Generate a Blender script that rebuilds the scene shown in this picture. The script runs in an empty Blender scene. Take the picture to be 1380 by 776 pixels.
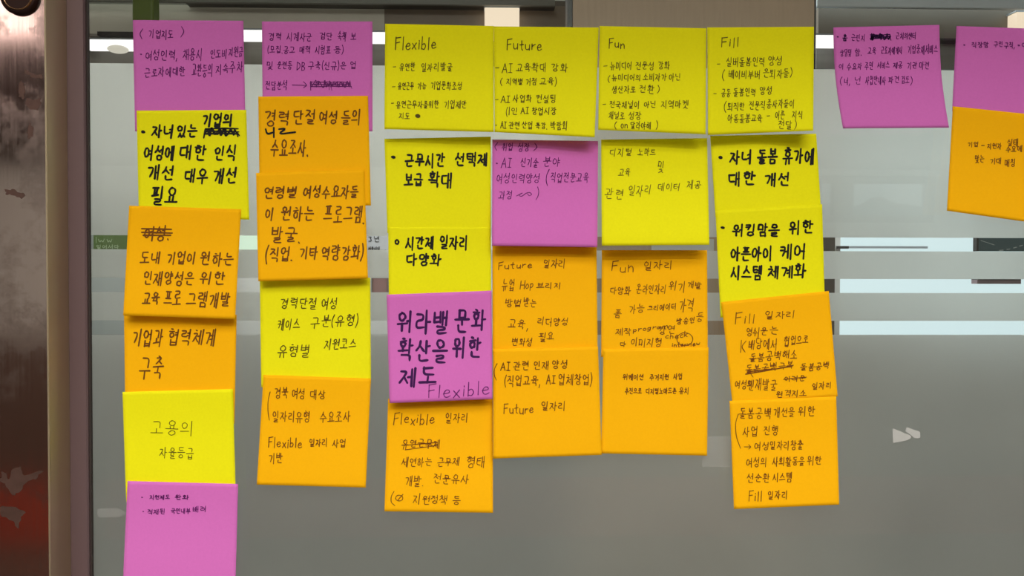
import bpy, bmesh, math, random
from mathutils import Vector, Matrix, Euler

# ------------------------------------------------------------------ camera, world, light, exposure
scene = bpy.context.scene
COL = scene.collection
IW, IH = 1380, 776
FPX = 1199.0
CAM_Z, CAM_D = 1.45, 0.62
CAM_YAW, CAM_PITCH, CAM_ROLL = math.radians(-1.6), math.radians(-1.2), math.radians(0.12)

cam_data = bpy.data.cameras.new('camera')
cam = bpy.data.objects.new('camera', cam_data)
COL.objects.link(cam)
cam_data.sensor_width = 36.0
cam_data.lens = 36.0 * FPX / IW
cam_data.clip_start = 0.01
CAM_R = (Matrix.Rotation(CAM_YAW, 3, 'Z') @ Matrix.Rotation(math.radians(90) + CAM_PITCH, 3, 'X')
         @ Matrix.Rotation(CAM_ROLL, 3, 'Z'))
CAM_P = Vector((0.0, -CAM_D, CAM_Z))
cam.matrix_world = Matrix.Translation(CAM_P) @ CAM_R.to_4x4()
scene.camera = cam

world = bpy.data.worlds.new('daylight')
scene.world = world
world.use_nodes = True
wb = world.node_tree.nodes['Background']
wb.inputs['Color'].default_value = (0.80, 0.93, 1.0, 1)
wb.inputs['Strength'].default_value = 1.08

def area(name, loc, target, sx, sy, power, color):
    d = bpy.data.lights.new(name, 'AREA')
    d.shape = 'RECTANGLE'; d.size = sx; d.size_y = sy
    d.energy = power; d.color = color
    o = bpy.data.objects.new(name, d)
    COL.objects.link(o)
    o.location = loc
    o.rotation_euler = (Vector(target) - Vector(loc)).to_track_quat('-Z', 'Y').to_euler()
    return o

WARM = (1.0, 0.95, 0.88)
# ceiling panels of the room the photo is taken in (their fittings are built further down)
area('ceiling_lamp_light', (0.15, -1.4, 2.82), (0.15, -1.4, 0), 2.2, 1.3, 26, WARM)
area('ceiling_lamp_light', (0.1, -2.35, 2.82), (0.1, -2.35, 0), 1.4, 0.10, 45, WARM)
area('ceiling_lamp_light', (0.0, -3.2, 2.82), (0.0, -3.2, 0), 3.2, 0.4, 30, WARM)
# the room beyond the glass
area('ceiling_lamp_light', (0.0, 2.55, 2.60), (0.0, 2.55, 0), 4.4, 0.4, 42, (0.95, 0.98, 1.0))
area('added_film_light', (0.62, 0.26, 1.97), (0.62, 0.26, 0), 2.1, 0.06, 7.6, (0.97, 1.0, 0.97))  # unseen lamp added to light the film from behind

vs = scene.view_settings
scene.display_settings.display_device = 'sRGB'
vs.view_transform = 'Standard'
vs.look = 'None'
vs.gamma = 1.0
vs.use_curve_mapping = False
vs.exposure = 0.0

# ------------------------------------------------------------------ helpers
def ray(px, py):
    return CAM_R @ Vector(((px - IW / 2) / FPX, -(py - IH / 2) / FPX, -1.0))

def at(px, py, y):
    d = ray(px, py)
    t = (y - CAM_P.y) / d.y
    return CAM_P + d * t

def srgb(r, g, b):
    def f(c):
        c /= 255.0
        return c / 12.92 if c <= 0.04045 else ((c + 0.055) / 1.055) ** 2.4
    return (f(r), f(g), f(b), 1.0)

def mat(name, color, rough=0.6, metal=0.0, spec=0.5, noise=0.0, nscale=20.0, stretch=(1, 1, 1), bump=0.0, emit=0.0):
    m = bpy.data.materials.new(name)
    m.use_nodes = True
    nt = m.node_tree
    p = nt.nodes['Principled BSDF']
    p.inputs['Base Color'].default_value = color
    p.inputs['Roughness'].default_value = rough
    p.inputs['Metallic'].default_value = metal
    p.inputs['Specular IOR Level'].default_value = spec
    if emit > 0:
        p.inputs['Base Color'].default_value = (0.05, 0.05, 0.05, 1)
        p.inputs['Emission Color'].default_value = color
        p.inputs['Emission Strength'].default_value = emit
    if noise > 0 or bump > 0:
        tc = nt.nodes.new('ShaderNodeTexCoord')
        mp = nt.nodes.new('ShaderNodeMapping')
        mp.inputs['Scale'].default_value = stretch
        nz = nt.nodes.new('ShaderNodeTexNoise')
        nz.inputs['Scale'].default_value = nscale
        nz.inputs['Detail'].default_value = 6
        nt.links.new(tc.outputs['Object'], mp.inputs['Vector'])
        nt.links.new(mp.outputs['Vector'], nz.inputs['Vector'])
        if noise > 0:
            mx = nt.nodes.new('ShaderNodeMix')
            mx.data_type = 'RGBA'
            a = [max(0.0, c * (1 - noise)) for c in color[:3]] + [1]
            b = [min(1.0, c * (1 + noise)) for c in color[:3]] + [1]
            mx.inputs['A'].default_value = a
            mx.inputs['B'].default_value = b
            nt.links.new(nz.outputs['Fac'], mx.inputs['Factor'])
            nt.links.new(mx.outputs['Result'], p.inputs['Base Color'])
        if bump > 0:
            bp = nt.nodes.new('ShaderNodeBump')
            bp.inputs['Strength'].default_value = bump
            bp.inputs['Distance'].default_value = 0.001
            nt.links.new(nz.outputs['Fac'], bp.inputs['Height'])
            nt.links.new(bp.outputs['Normal'], p.inputs['Normal'])
    return m

def link_mesh(name, bm, material, parent=None, smooth=False):
    me = bpy.data.meshes.new(name)
    bm.normal_update()
    bm.to_mesh(me); bm.free()
    if smooth:
        for f in me.polygons: f.use_smooth = True
    me.materials.append(material)
    o = bpy.data.objects.new(name, me)
    COL.objects.link(o)
    if parent is not None:
        o.parent = parent
        o.matrix_parent_inverse = Matrix.Translation(-Vector(parent.location)) if parent.type == 'EMPTY' else Matrix.Identity(4)
    return o

def tag(o, label=None, cat=None, group=None, kind=None):
    if label: o['label'] = label
    if cat: o['category'] = cat
    if group: o['group'] = group
    if kind: o['kind'] = kind
    return o

def empty(name, loc=(0, 0, 0)):
    o = bpy.data.objects.new(name, None)
    o.empty_display_size = 0.05
    COL.objects.link(o)
    o.location = loc
    return o

def add_box(bm, x0, x1, y0, y1, z0, z1, bevel=0.0):
    v = [bm.verts.new((x, y, z)) for z in (z0, z1) for y in (y0, y1) for x in (x0, x1)]
    fs = [(0, 2, 3, 1), (4, 5, 7, 6), (0, 1, 5, 4), (2, 6, 7, 3), (0, 4, 6, 2), (1, 3, 7, 5)]
    faces = [bm.faces.new([v[i] for i in f]) for f in fs]
    if bevel > 0:
        es = {e for f in faces for e in f.edges}
        bmesh.ops.bevel(bm, geom=list(es), offset=bevel, segments=3, affect='EDGES', profile=0.5)
    return faces

def box(name, x0, x1, y0, y1, z0, z1, material, parent=None, bevel=0.0):
    bm = bmesh.new()
    add_box(bm, x0, x1, y0, y1, z0, z1, bevel)
    return link_mesh(name, bm, material, parent)

def span(px0, px1, py0, py1, y):
    a = at(px0, (py0 + py1) / 2, y).x; b = at(px1, (py0 + py1) / 2, y).x
    m = (px0 + px1) / 2
    zt = at(m, py0, y).z; zb = at(m, py1, y).z
    return a, b, zb, zt

def seen_box(name, px0, px1, py0, py1, y, depth, material, parent=None, bevel=0.0):
    a, b, zb, zt = span(px0, px1, py0, py1, y)
    return box(name, a, b, y, y + depth, zb, zt, material, parent, bevel)

def lathe(name, prof, centre, material, parent=None, seg=48):
    """Profile of (radius, depth towards the viewer) turned about the Y axis through centre."""
    bm = bmesh.new()
    rings = []
    for r, d in prof:
        rings.append([bm.verts.new((centre[0] + r * math.cos(2 * math.pi * k / seg), centre[1] - d,
                                    centre[2] + r * math.sin(2 * math.pi * k / seg))) for k in range(seg)])
    for a, b in zip(rings, rings[1:]):
        for k in range(seg):
            bm.faces.new((a[k], a[(k + 1) % seg], b[(k + 1) % seg], b[k]))
    bm.faces.new(rings[-1])
    bmesh.ops.recalc_face_normals(bm, faces=bm.faces[:])
    return link_mesh(name, bm, material, parent, smooth=True)

# ------------------------------------------------------------------ materials
M_wall = mat('wall_paint', srgb(205, 204, 198), 0.8, noise=0.05, nscale=3)
M_white = mat('white_paint', srgb(206, 207, 202), 0.7, noise=0.03, nscale=3)
M_brown = mat('brown_wood', srgb(62, 45, 39), 0.5, noise=0.25, nscale=3, stretch=(1, 1, 12))
M_redbrown = mat('red_brown_wood', srgb(166, 68, 50), 0.5, noise=0.2, nscale=3, stretch=(1, 1, 10))
M_floor = mat('stone_floor', srgb(86, 73, 64), 0.4, noise=0.15, nscale=4)
M_ceil = mat('ceiling_tiles', srgb(215, 214, 208), 0.9, noise=0.04, nscale=30)
M_lamp = mat('lamp_diffuser', (1.0, 0.96, 0.92, 1), 0.5, emit=4.0)
M_warm = mat('warm_steel_reflection', (1.0, 0.80, 0.60, 1), 0.5, emit=1.0)  # emissive colour for the warm reflections in the steel beam
M_tube = mat('tube_light', (1.0, 0.95, 0.95, 1), 0.5, emit=1.3)
M_pinklamp = mat('pink_cove_light', (1.0, 0.76, 0.70, 1), 0.5, emit=5.2)
M_darkmetal = mat('dark_metal', srgb(96, 90, 80), 0.4, 0.0, noise=0.06, nscale=6)
M_black = mat('black_metal', srgb(38, 36, 34), 0.4)
M_steelgrey = mat('grey_metal', srgb(150, 158, 162), 0.5, noise=0.05, nscale=8)
M_columnwood = mat('grey_brown_laminate', srgb(180, 157, 133), 0.55, noise=0.12, nscale=10, stretch=(14, 14, 1))
M_lock = mat('lock_steel', srgb(150, 120, 92), 0.22, 1.0)
M_lockdark = mat('lock_dark_ring', srgb(52, 36, 32), 0.35, 0.8)
M_frame = mat('purple_brown_frame', srgb(108, 88, 90), 0.42, 0.3, noise=0.05, nscale=15, stretch=(1, 1, 0.05))
M_gasket = mat('rubber_gasket', srgb(52, 42, 38), 0.7)
M_sidesteel = mat('side_steel', srgb(214, 198, 166), 0.38, 0.9, noise=0.12, nscale=8, stretch=(1, 1, 0.3))

def steel_material():
    m = bpy.data.materials.new('worn_brushed_steel')
    m.use_nodes = True
    nt = m.node_tree; L = nt.links.new
    p = nt.nodes['Principled BSDF']
    p.inputs['Metallic'].default_value = 1.0
    tc = nt.nodes.new('ShaderNodeTexCoord')
    mp = nt.nodes.new('ShaderNodeMapping'); mp.inputs['Scale'].default_value = (260, 260, 6)
    n1 = nt.nodes.new('ShaderNodeTexNoise'); n1.inputs['Scale'].default_value = 3; n1.inputs['Detail'].default_value = 5
    L(tc.outputs['Object'], mp.inputs['Vector']); L(mp.outputs['Vector'], n1.inputs['Vector'])
    n2 = nt.nodes.new('ShaderNodeTexNoise'); n2.inputs['Scale'].default_value = 22; n2.inputs['Detail'].default_value = 9
    n2.inputs['Roughness'].default_value = 0.7
    L(tc.outputs['Object'], n2.inputs['Vector'])
    cr = nt.nodes.new('ShaderNodeValToRGB')
    cr.color_ramp.elements[0].position = 0.50; cr.color_ramp.elements[1].position = 0.66
    L(n2.outputs['Fac'], cr.inputs['Fac'])
    mx = nt.nodes.new('ShaderNodeMix'); mx.data_type = 'RGBA'
    mx.inputs['A'].default_value = srgb(206, 190, 183); mx.inputs['B'].default_value = srgb(184, 168, 161)
    L(cr.outputs['Color'], mx.inputs['Factor']); L(mx.outputs['Result'], p.inputs['Base Color'])
    ad = nt.nodes.new('ShaderNodeMath'); ad.operation = 'MULTIPLY_ADD'
    ad.inputs[1].default_value = 0.09; ad.inputs[2].default_value = 0.05
    L(n1.outputs['Fac'], ad.inputs[0])
    ad2 = nt.nodes.new('ShaderNodeMath'); ad2.operation = 'MULTIPLY_ADD'
    ad2.inputs[1].default_value = 0.14
    L(cr.outputs['Color'], ad2.inputs[0]); L(ad.outputs['Value'], ad2.inputs[2])
    L(ad2.outputs['Value'], p.inputs['Roughness'])
    bp = nt.nodes.new('ShaderNodeBump'); bp.inputs['Strength'].default_value = 0.03; bp.inputs['Distance'].default_value = 0.0003
    L(n1.outputs['Fac'], bp.inputs['Height']); L(bp.outputs['Normal'], p.inputs['Normal'])
    return m
M_steel = steel_material()

def glass_material():
    m = bpy.data.materials.new('clear_glass')
    m.use_nodes = True
    nt = m.node_tree; L = nt.links.new
    nt.nodes.remove(nt.nodes['Principled BSDF'])
    out = nt.nodes['Material Output']
    tr = nt.nodes.new('ShaderNodeBsdfTransparent'); tr.inputs['Color'].default_value = (0.955, 0.975, 0.96, 1)
    gl = nt.nodes.new('ShaderNodeBsdfGlossy'); gl.inputs['Roughness'].default_value = 0.0
    fr = nt.nodes.new('ShaderNodeFresnel'); fr.inputs['IOR'].default_value = 1.45
    mx = nt.nodes.new('ShaderNodeMixShader')
    L(fr.outputs['Fac'], mx.inputs['Fac']); L(tr.outputs['BSDF'], mx.inputs[1]); L(gl.outputs['BSDF'], mx.inputs[2])
    L(mx.outputs['Shader'], out.inputs['Surface'])
    return m
M_glass = glass_material()

def film_material():
    """Frosted privacy film: a milky face, light scattered through it, and a little that passes straight."""
    m = bpy.data.materials.new('frosted_film')
    m.use_nodes = True
    nt = m.node_tree; L = nt.links.new
    nt.nodes.remove(nt.nodes['Principled BSDF'])
    out = nt.nodes['Material Output']
    tc = nt.nodes.new('ShaderNodeTexCoord')
    n1 = nt.nodes.new('ShaderNodeTexNoise'); n1.inputs['Scale'].default_value = 420; n1.inputs['Detail'].default_value = 3
    n2 = nt.nodes.new('ShaderNodeTexNoise'); n2.inputs['Scale'].default_value = 14; n2.inputs['Detail'].default_value = 6
    L(tc.outputs['Object'], n1.inputs['Vector']); L(tc.outputs['Object'], n2.inputs['Vector'])
    a = nt.nodes.new('ShaderNodeMath'); a.operation = 'MULTIPLY_ADD'; a.inputs[1].default_value = 0.14
    b = nt.nodes.new('ShaderNodeMath'); b.operation = 'MULTIPLY_ADD'; b.inputs[1].default_value = 0.80; b.inputs[2].default_value = -0.13
    L(n2.outputs['Fac'], b.inputs[0]); L(b.outputs['Value'], a.inputs[2]); L(n1.outputs['Fac'], a.inputs[0])
    hsv = nt.nodes.new('ShaderNodeCombineColor')
    for i in ('Red', 'Green', 'Blue'): L(a.outputs['Value'], hsv.inputs[i])
    di = nt.nodes.new('ShaderNodeBsdfDiffuse'); L(hsv.outputs['Color'], di.inputs['Color'])
    rf = nt.nodes.new('ShaderNodeBsdfRefraction'); rf.inputs['IOR'].default_value = 1.3
    rf.inputs['Roughness'].default_value = FILM_ROUGH; rf.inputs['Color'].default_value = (0.97, 0.97, 0.95, 1)
    tr = nt.nodes.new('ShaderNodeBsdfTransparent'); tr.inputs['Color'].default_value = (0.97, 0.97, 0.95, 1)
    tl = nt.nodes.new('ShaderNodeBsdfTranslucent'); tl.inputs['Color'].default_value = (0.90, 0.90, 0.86, 1)
    def mix(fac, a, b):
        k = nt.nodes.new('ShaderNodeMixShader'); k.inputs['Fac'].default_value = fac
        L(a, k.inputs[1]); L(b, k.inputs[2])
        return k.outputs['Shader']
    k = mix(FILM_CLEAR, rf.outputs['BSDF'], tr.outputs['BSDF'])
    k = mix(FILM_SCATTER, k, tl.outputs['BSDF'])
    k = mix(FILM_MILK, k, di.outputs['BSDF'])
    L(k, out.inputs['Surface'])
    return m
FILM_ROUGH, FILM_CLEAR, FILM_SCATTER, FILM_MILK = 0.34, 0.32, 0.38, 0.085
M_film = film_material()

def paper(name, color):
    m = bpy.data.materials.new(name)
    m.use_nodes = True
    nt = m.node_tree; L = nt.links.new
    p = nt.nodes['Principled BSDF']
    p.inputs['Roughness'].default_value = 0.75
    p.inputs['Specular IOR Level'].default_value = 0.06
    tc = nt.nodes.new('ShaderNodeTexCoord')
    nz = nt.nodes.new('ShaderNodeTexNoise'); nz.inputs['Scale'].default_value = 700; nz.inputs['Detail'].default_value = 4
    n2 = nt.nodes.new('ShaderNodeTexNoise'); n2.inputs['Scale'].default_value = 28; n2.inputs['Detail'].default_value = 3
    L(tc.outputs['Object'], nz.inputs['Vector']); L(tc.outputs['Object'], n2.inputs['Vector'])
    mx = nt.nodes.new('ShaderNodeMix'); mx.data_type = 'RGBA'
    mx.inputs['A'].default_value = [c * 0.95 for c in color[:3]] + [1]
    mx.inputs['B'].default_value = [min(1, c * 1.05) for c in color[:3]] + [1]
    L(nz.outputs['Fac'], mx.inputs['Factor']); L(mx.outputs['Result'], p.inputs['Base Color'])
    bp = nt.nodes.new('ShaderNodeBump'); bp.inputs['Strength'].default_value = 0.12; bp.inputs['Distance'].default_value = 0.004
    L(n2.outputs['Fac'], bp.inputs['Height']); L(bp.outputs['Normal'], p.inputs['Normal'])
    return m
PAPER = {'Y': paper('yellow_paper', (0.86, 0.825, 0.008, 1)),
         'O': paper('orange_paper', (0.99, 0.485, 0.004, 1)),
         'P': paper('pink_purple_paper', (0.66, 0.165, 0.53, 1))}
INK = {'marker': mat('black_marker_ink', srgb(18, 16, 14), 0.6, spec=0.2),
       'felt': mat('brown_felt_ink', srgb(112, 66, 14), 0.7, spec=0.2),
       'pen': mat('fine_black_pen_ink', srgb(80, 68, 8), 0.7, spec=0.2),
       'brownpen': mat('fine_brown_pen_ink', srgb(116, 64, 8), 0.7, spec=0.2),
       'violet': mat('dark_violet_marker_ink', srgb(56, 10, 76), 0.6, spec=0.2),
       'purplepen': mat('fine_purple_pen_ink', srgb(104, 34, 104), 0.7, spec=0.2)}

# ------------------------------------------------------------------ the room the photograph is taken in
RX, RY, RZ = 4.0, -4.2, 2.9
BZ = 2.7
BY = 3.2
S = lambda o: tag(o, kind='structure')
S(box('floor', -RX - .1, RX + .1, RY - .15, BY + .12, -0.1, 0, M_floor))
S(box('ceiling_1', -RX, RX, RY, -0.005, RZ, RZ + 0.1, M_ceil))
S(box('ceiling_2', -RX, RX, 0.012, BY, BZ, BZ + 0.1, M_ceil))
S(box('wall_left', -RX - .1, -RX, RY, BY, 0, RZ, M_wall))
S(box('wall_right', RX, RX + .1, RY, BY, 0, RZ, M_wall))
# wall behind the photographer, with a window opening
_w = span(1101, 1264, 236, 300, -RY)
W3 = (_w[0], _w[1], _w[2], _w[3])
bm = bmesh.new()
add_box(bm, -RX, W3[0], RY - .12, RY, 0, RZ)
add_box(bm, W3[1], RX, RY - .12, RY, 0, RZ)
add_box(bm, W3[0], W3[1], RY - .12, RY, 0, W3[2])
add_box(bm, W3[0], W3[1], RY - .12, RY, W3[3], RZ)
S(link_mesh('wall_rear', bm, M_wall))
S(box('trim_1', -RX, RX, RY, RY + .02, 0.32, 1.10, mat('mid_brown_wood', srgb(98, 75, 64), 0.5, noise=0.25, nscale=3, stretch=(1, 1, 12))))
S(box('baseboard_rear', -RX, RX, RY, RY + .025, 0.0, 0.32, M_redbrown))
S(box('trim_2', -RX, RX, RY, RY + .03, 2.0, 2.62, M_brown))
w = S(empty('window_3', (W3[0], RY - .06, W3[2])))
bm = bmesh.new()
for (a, b, c, d) in ((W3[0], W3[1], W3[2], W3[2] + .04), (W3[0], W3[1], W3[3] - .04, W3[3]),
                     (W3[0], W3[0] + .04, W3[2] + .04, W3[3] - .04), (W3[1] - .04, W3[1], W3[2] + .04, W3[3] - .04),
                     (span(1128, 1154, 236, 300, -RY)[0], span(1128, 1154, 236, 300, -RY)[1], W3[2] + .04, W3[3] - .04)):
    add_box(bm, a, b, RY - .09, RY - .03, c, d)
link_mesh('window_frame', bm, M_darkmetal, w)
box('window_pane', W3[0] + .04, W3[1] - .04, RY - .063, RY - .057, W3[2] + .04, W3[3] - .04, M_glass, w)
# hills seen through that window
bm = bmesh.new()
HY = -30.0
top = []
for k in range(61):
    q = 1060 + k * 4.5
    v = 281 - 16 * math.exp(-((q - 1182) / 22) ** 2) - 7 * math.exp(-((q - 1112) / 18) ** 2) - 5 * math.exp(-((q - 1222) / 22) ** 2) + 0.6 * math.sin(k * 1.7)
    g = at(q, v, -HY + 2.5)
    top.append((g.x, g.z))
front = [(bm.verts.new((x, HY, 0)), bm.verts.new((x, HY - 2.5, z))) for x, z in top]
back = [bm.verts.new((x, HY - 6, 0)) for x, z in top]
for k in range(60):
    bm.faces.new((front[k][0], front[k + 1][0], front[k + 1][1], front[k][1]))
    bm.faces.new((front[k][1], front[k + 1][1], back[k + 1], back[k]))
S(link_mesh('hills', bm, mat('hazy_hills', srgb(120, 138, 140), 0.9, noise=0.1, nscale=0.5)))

def ceiling_lamp(loc, sx, sy, label):
    o = empty('ceiling_light', loc)
    tag(o, label, 'ceiling light')
    x, y, z = loc
    bm = bmesh.new()
    for (a, b, c, d) in ((-sx / 2 - .04, sx / 2 + .04, -sy / 2 - .04, -sy / 2), (-sx / 2 - .04, sx / 2 + .04, sy / 2, sy / 2 + .04),
                         (-sx / 2 - .04, -sx / 2, -sy / 2, sy / 2), (sx / 2, sx / 2 + .04, -sy / 2, sy / 2)):
        add_box(bm, x + a, x + b, y + c, y + d, z - .05, z)
    link_mesh('frame', bm, M_white, o)
    box('diffuser', x - sx / 2, x + sx / 2, y - sy / 2, y + sy / 2, z - .04, z - .02, M_lamp, o)
    return o
ceiling_lamp((0.15, -1.4, RZ), 2.2, 1.3, 'broad ceiling light panel on the ceiling near the glass wall')
ceiling_lamp((0.1, -2.35, RZ), 1.4, 0.10, 'slim ceiling light strip between the two wider ceiling panels')
ceiling_lamp((0.0, -3.2, RZ), 3.2, 0.4, 'wide ceiling light panel on the ceiling near the rear wall')
t = empty('added_linear_lamp', (0.62, 0.26, 2.04))  # added out of view so the film is brighter towards its top
tag(t, 'unseen linear lamp added close behind the glass to light the film', 'added light')
box('housing', -0.5, 1.74, 0.22, 0.30, 1.98, 2.04, M_white, t)
for x in (-0.3, 1.5): box('suspension_rod', x - .004, x + .004, .256, .264, 2.04, BZ, M_darkmetal, t)
ceiling_lamp((0.0, 2.55, BZ), 4.4, 0.4, 'ceiling light panel in the room beyond the glass')
for z, nm in ((2.66, 'lower'), (2.77, 'upper')):
    t = empty('linear_wall_light', (-2.75, RY, z))
    tag(t, nm + ' of two pink linear wall lights above the brown wood panelling', 'wall light')
    LX = at(66, 388, -RY - 0.06).x
    box('housing', -3.6, LX + .02, RY, RY + .05, z, z + .09, M_darkmetal, t)
    box('diffuser', -3.58, LX, RY + .05, RY + .06, z + .01, z + .08, M_pinklamp, t)

# ------------------------------------------------------------------ glass wall and its steel door post
GX0 = at(98, 388, 0).x
GX1 = 0.75
pane = S(box('window_1', GX0, GX1, 0.0, 0.008, 0.02, 2.55, M_glass))
zt = {k: at(690, v, 0.0083).z for k, v in dict(top=89.8, a0=318.5, a1=337.2, b0=375.0, b1=394.0, c0=432.0, c1=451.0).items()}
FX0 = at(122, 388, 0.0083).x
for hi, lo in (('top', 'a0'), ('a1', 'b0'), ('b1', 'c0'), ('c1', None)):
    z0 = zt[lo] if lo else 0.05
    box('frosted_film', FX0, GX1 - .01, 0.0083, 0.0088, z0, zt[hi], M_film, pane)

S(box('added_light_block', -1.4, 1.4, -0.39, -0.002, 1.86, 2.10, M_darkmetal))  # unseen box added to keep the near ceiling lamp off the top notes
PD = 0.033
PX1 = at(64.5, 388, -PD).x
PX2 = at(94.5, 388, -0.004).x
door = S(empty('door_1', (PX1, -PD / 2, 0)))
def prism(name, poly, z0, z1, material, parent, bevel=0.0):
    bm = bmesh.new()
    lo = [bm.verts.new((x, y, z0)) for x, y in poly]
    hi = [bm.verts.new((x, y, z1)) for x, y in poly]
    n = len(poly)
    for k in range(n):
        bm.faces.new((lo[k], lo[(k + 1) % n], hi[(k + 1) % n], hi[k]))
    bm.faces.new(lo[::-1]); bm.faces.new(hi)
    bmesh.ops.recalc_face_normals(bm, faces=bm.faces[:])
    return link_mesh(name, bm, material, parent)
prism('steel_stile', [(PX1 - .16, -PD), (PX1 - .0008, -PD), (PX1 - .0008, -0.001), (PX1 - .16, -0.001)], 0.005, 2.4, M_steel, door)
prism('stile_side', [(PX1 - .0008, -PD - .0002), (PX1, -PD + .0004), (PX2, -0.004), (PX2, -0.001), (PX1 - .0008, -0.001)], 0.005, 2.4, M_sidesteel, door)
FXA, FXB, FXC = PX2, at(116.5, 388, -0.006).x, at(121, 388, -0.003).x
prism('frame_strip', [(FXA, -0.006), (FXB - .001, -0.006), (FXB, -0.005), (FXB, -0.0002), (FXA, -0.0002)], 0.005, 2.4, M_frame, door)
prism('rubber_gasket', [(FXB, -0.003), (FXC, -0.003), (FXC, -0.0002), (FXB, -0.0002)], 0.005, 2.4, M_gasket, door)
lc = at(28, -4, -PD)
R = 0.587 / FPX
lk = lathe('lock_cylinder', [(24.5 * R, 0), (24.5 * R, .0022), (22 * R, .0036), (19.5 * R, .0036)], lc, M_lockdark, door)
lathe('lock_ring', [(19.5 * R, .0020), (19.3 * R, .0042), (17.8 * R, .0046), (17.0 * R, .0036), (14 * R, .0022), (6 * R, .0018)], lc, M_lock, lk)
box('keyhole', lc.x - .0006, lc.x + .0006, lc.y - .0022, lc.y - .0017, lc.z - .0025, lc.z + .0025, M_black, lk)

# tape residue left on the steel
rnd = random.Random(5)
M_residue = mat('dried_tape_residue', srgb(92, 68, 60), 0.45, 0.5, noise=0.35, nscale=160)
def blob(name, pts, y, th, material, parent=None, jag=0.0, seed=1):
    r = random.Random(seed)
    bm = bmesh.new()
    q = []
    n = len(pts)
    for k in range(n):
        a, b = pts[k], pts[(k + 1) % n]
        for s in range(5):
            t = s / 5
            q.append((a[0] + (b[0] - a[0]) * t + r.uniform(-jag, jag), a[1] + (b[1] - a[1]) * t + r.uniform(-jag, jag)))
    f = [bm.verts.new(at(p[0], p[1], y - th)) for p in q]
    b_ = [bm.verts.new(at(p[0], p[1], y)) for p in q]
    bm.faces.new(f)
    for k in range(len(q)):
        bm.faces.new((f[k], f[(k + 1) % len(q)], b_[(k + 1) % len(q)], b_[k]))
    bmesh.ops.recalc_face_normals(bm, faces=bm.faces[:])
    bmesh.ops.triangulate(bm, faces=bm.faces[:])
    return link_mesh(name, bm, material, parent)
for k, pts in enumerate((
        [(27, 108), (31, 112), (34, 122), (31, 133), (26, 130), (25, 118)],
        [(36, 132), (46, 135), (54, 131), (56, 140), (50, 148), (40, 147), (34, 140)],
        [(33, 92), (42, 99), (57, 101), (58, 106), (44, 104), (33, 98)],
        [(40, 164), (44, 172), (44, 184), (38, 186), (36, 178)],
        [(6, 256), (18, 255), (34, 262), (30, 268), (20, 264), (8, 262)],
        [(2, 634), (8, 638), (12, 646), (18, 630), (27, 628), (33, 641), (58, 634), (50, 644), (36, 648), (26, 664), (16, 668), (8, 652), (0, 648)],
        [(0, 682), (18, 682), (34, 690), (28, 698), (24, 712), (17, 702), (0, 694)])):
    blob('tape_residue', pts, -PD, 0.00012, M_residue, door, 1.3, k)

# thin pale pieces and clear tape on the glass
M_pale = mat('pale_white_sheet', srgb(182, 184, 180), 0.6, noise=0.04, nscale=60)
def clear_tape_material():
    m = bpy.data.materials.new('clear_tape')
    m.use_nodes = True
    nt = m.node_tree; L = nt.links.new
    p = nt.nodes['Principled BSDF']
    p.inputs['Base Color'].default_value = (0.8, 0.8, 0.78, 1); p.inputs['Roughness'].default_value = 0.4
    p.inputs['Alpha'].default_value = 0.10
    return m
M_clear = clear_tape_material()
tag(blob('pale_piece', [(1203, 577), (1228, 587), (1227, 591), (1222, 593), (1203.5, 597)], -0.0001, 0.0002, M_pale, None, 0.2, 3),
    'thin pale piece shaped like a wedge on the bare frosted glass', 'tape')
tag(blob('pale_piece', [(1222, 575.5), (1240, 582), (1240, 590), (1232, 590.5), (1228, 586), (1220, 581)], -0.0001, 0.0002, M_pale, None, 0.2, 4),
    'smaller thin pale strip slanting beside the wedge shaped piece', 'tape')
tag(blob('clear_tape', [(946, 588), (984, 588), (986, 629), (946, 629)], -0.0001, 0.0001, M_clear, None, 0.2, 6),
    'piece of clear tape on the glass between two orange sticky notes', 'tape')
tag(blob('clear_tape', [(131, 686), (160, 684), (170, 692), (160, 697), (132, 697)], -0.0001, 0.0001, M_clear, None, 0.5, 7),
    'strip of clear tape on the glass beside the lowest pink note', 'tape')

# ------------------------------------------------------------------ the room beyond the glass
W2 = span(1126, 1900, 60, 560, BY)
W2 = (W2[0], W2[1], 0.98, 2.42)
bm = bmesh.new()
add_box(bm, -RX, W2[0], BY, BY + .1, 0, BZ)
add_box(bm, W2[0], W2[1], BY, BY + .1, 0, W2[2])
add_box(bm, W2[0], W2[1], BY, BY + .1, W2[3], BZ)
add_box(bm, W2[1], RX, BY, BY + .1, 0, BZ)
S(link_mesh('wall_back', bm, M_white))
w = S(empty('window_2', (W2[0], BY + .05, W2[2])))
bm = bmesh.new()
for (a, b, c, d) in ((W2[0], W2[1], W2[2], W2[2] + .05), (W2[0], W2[1], W2[3] - .05, W2[3]),
                     (W2[0], W2[0] + .03, W2[2] + .05, W2[3] - .05), (W2[1] - .05, W2[1], W2[2] + .05, W2[3] - .05)):
    add_box(bm, a, b, BY + .02, BY + .07, c, d)
link_mesh('window_frame', bm, M_white, w)
box('window_pane', W2[0] + .03, W2[1] - .05, BY + .042, BY + .048, W2[2] + .05, W2[3] - .05, M_glass, w)
a, b, z0, z1 = span(1130, 1252, 331.5, 334.5, BY - .01)
box('window_bar', a, b, BY, BY + .015, z0, z1, M_steelgrey, w)
a, b, z0, z1 = span(1129, 1145, 331.3, 335, BY - .02)
box('window_latch', a, b, BY - .012, BY, z0, z1, M_black, w)
d2 = S(empty('door_2', at(200, 400, 3.17)))
a, b, _, z1 = span(20, 306, 262, 400, 3.165)
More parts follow.
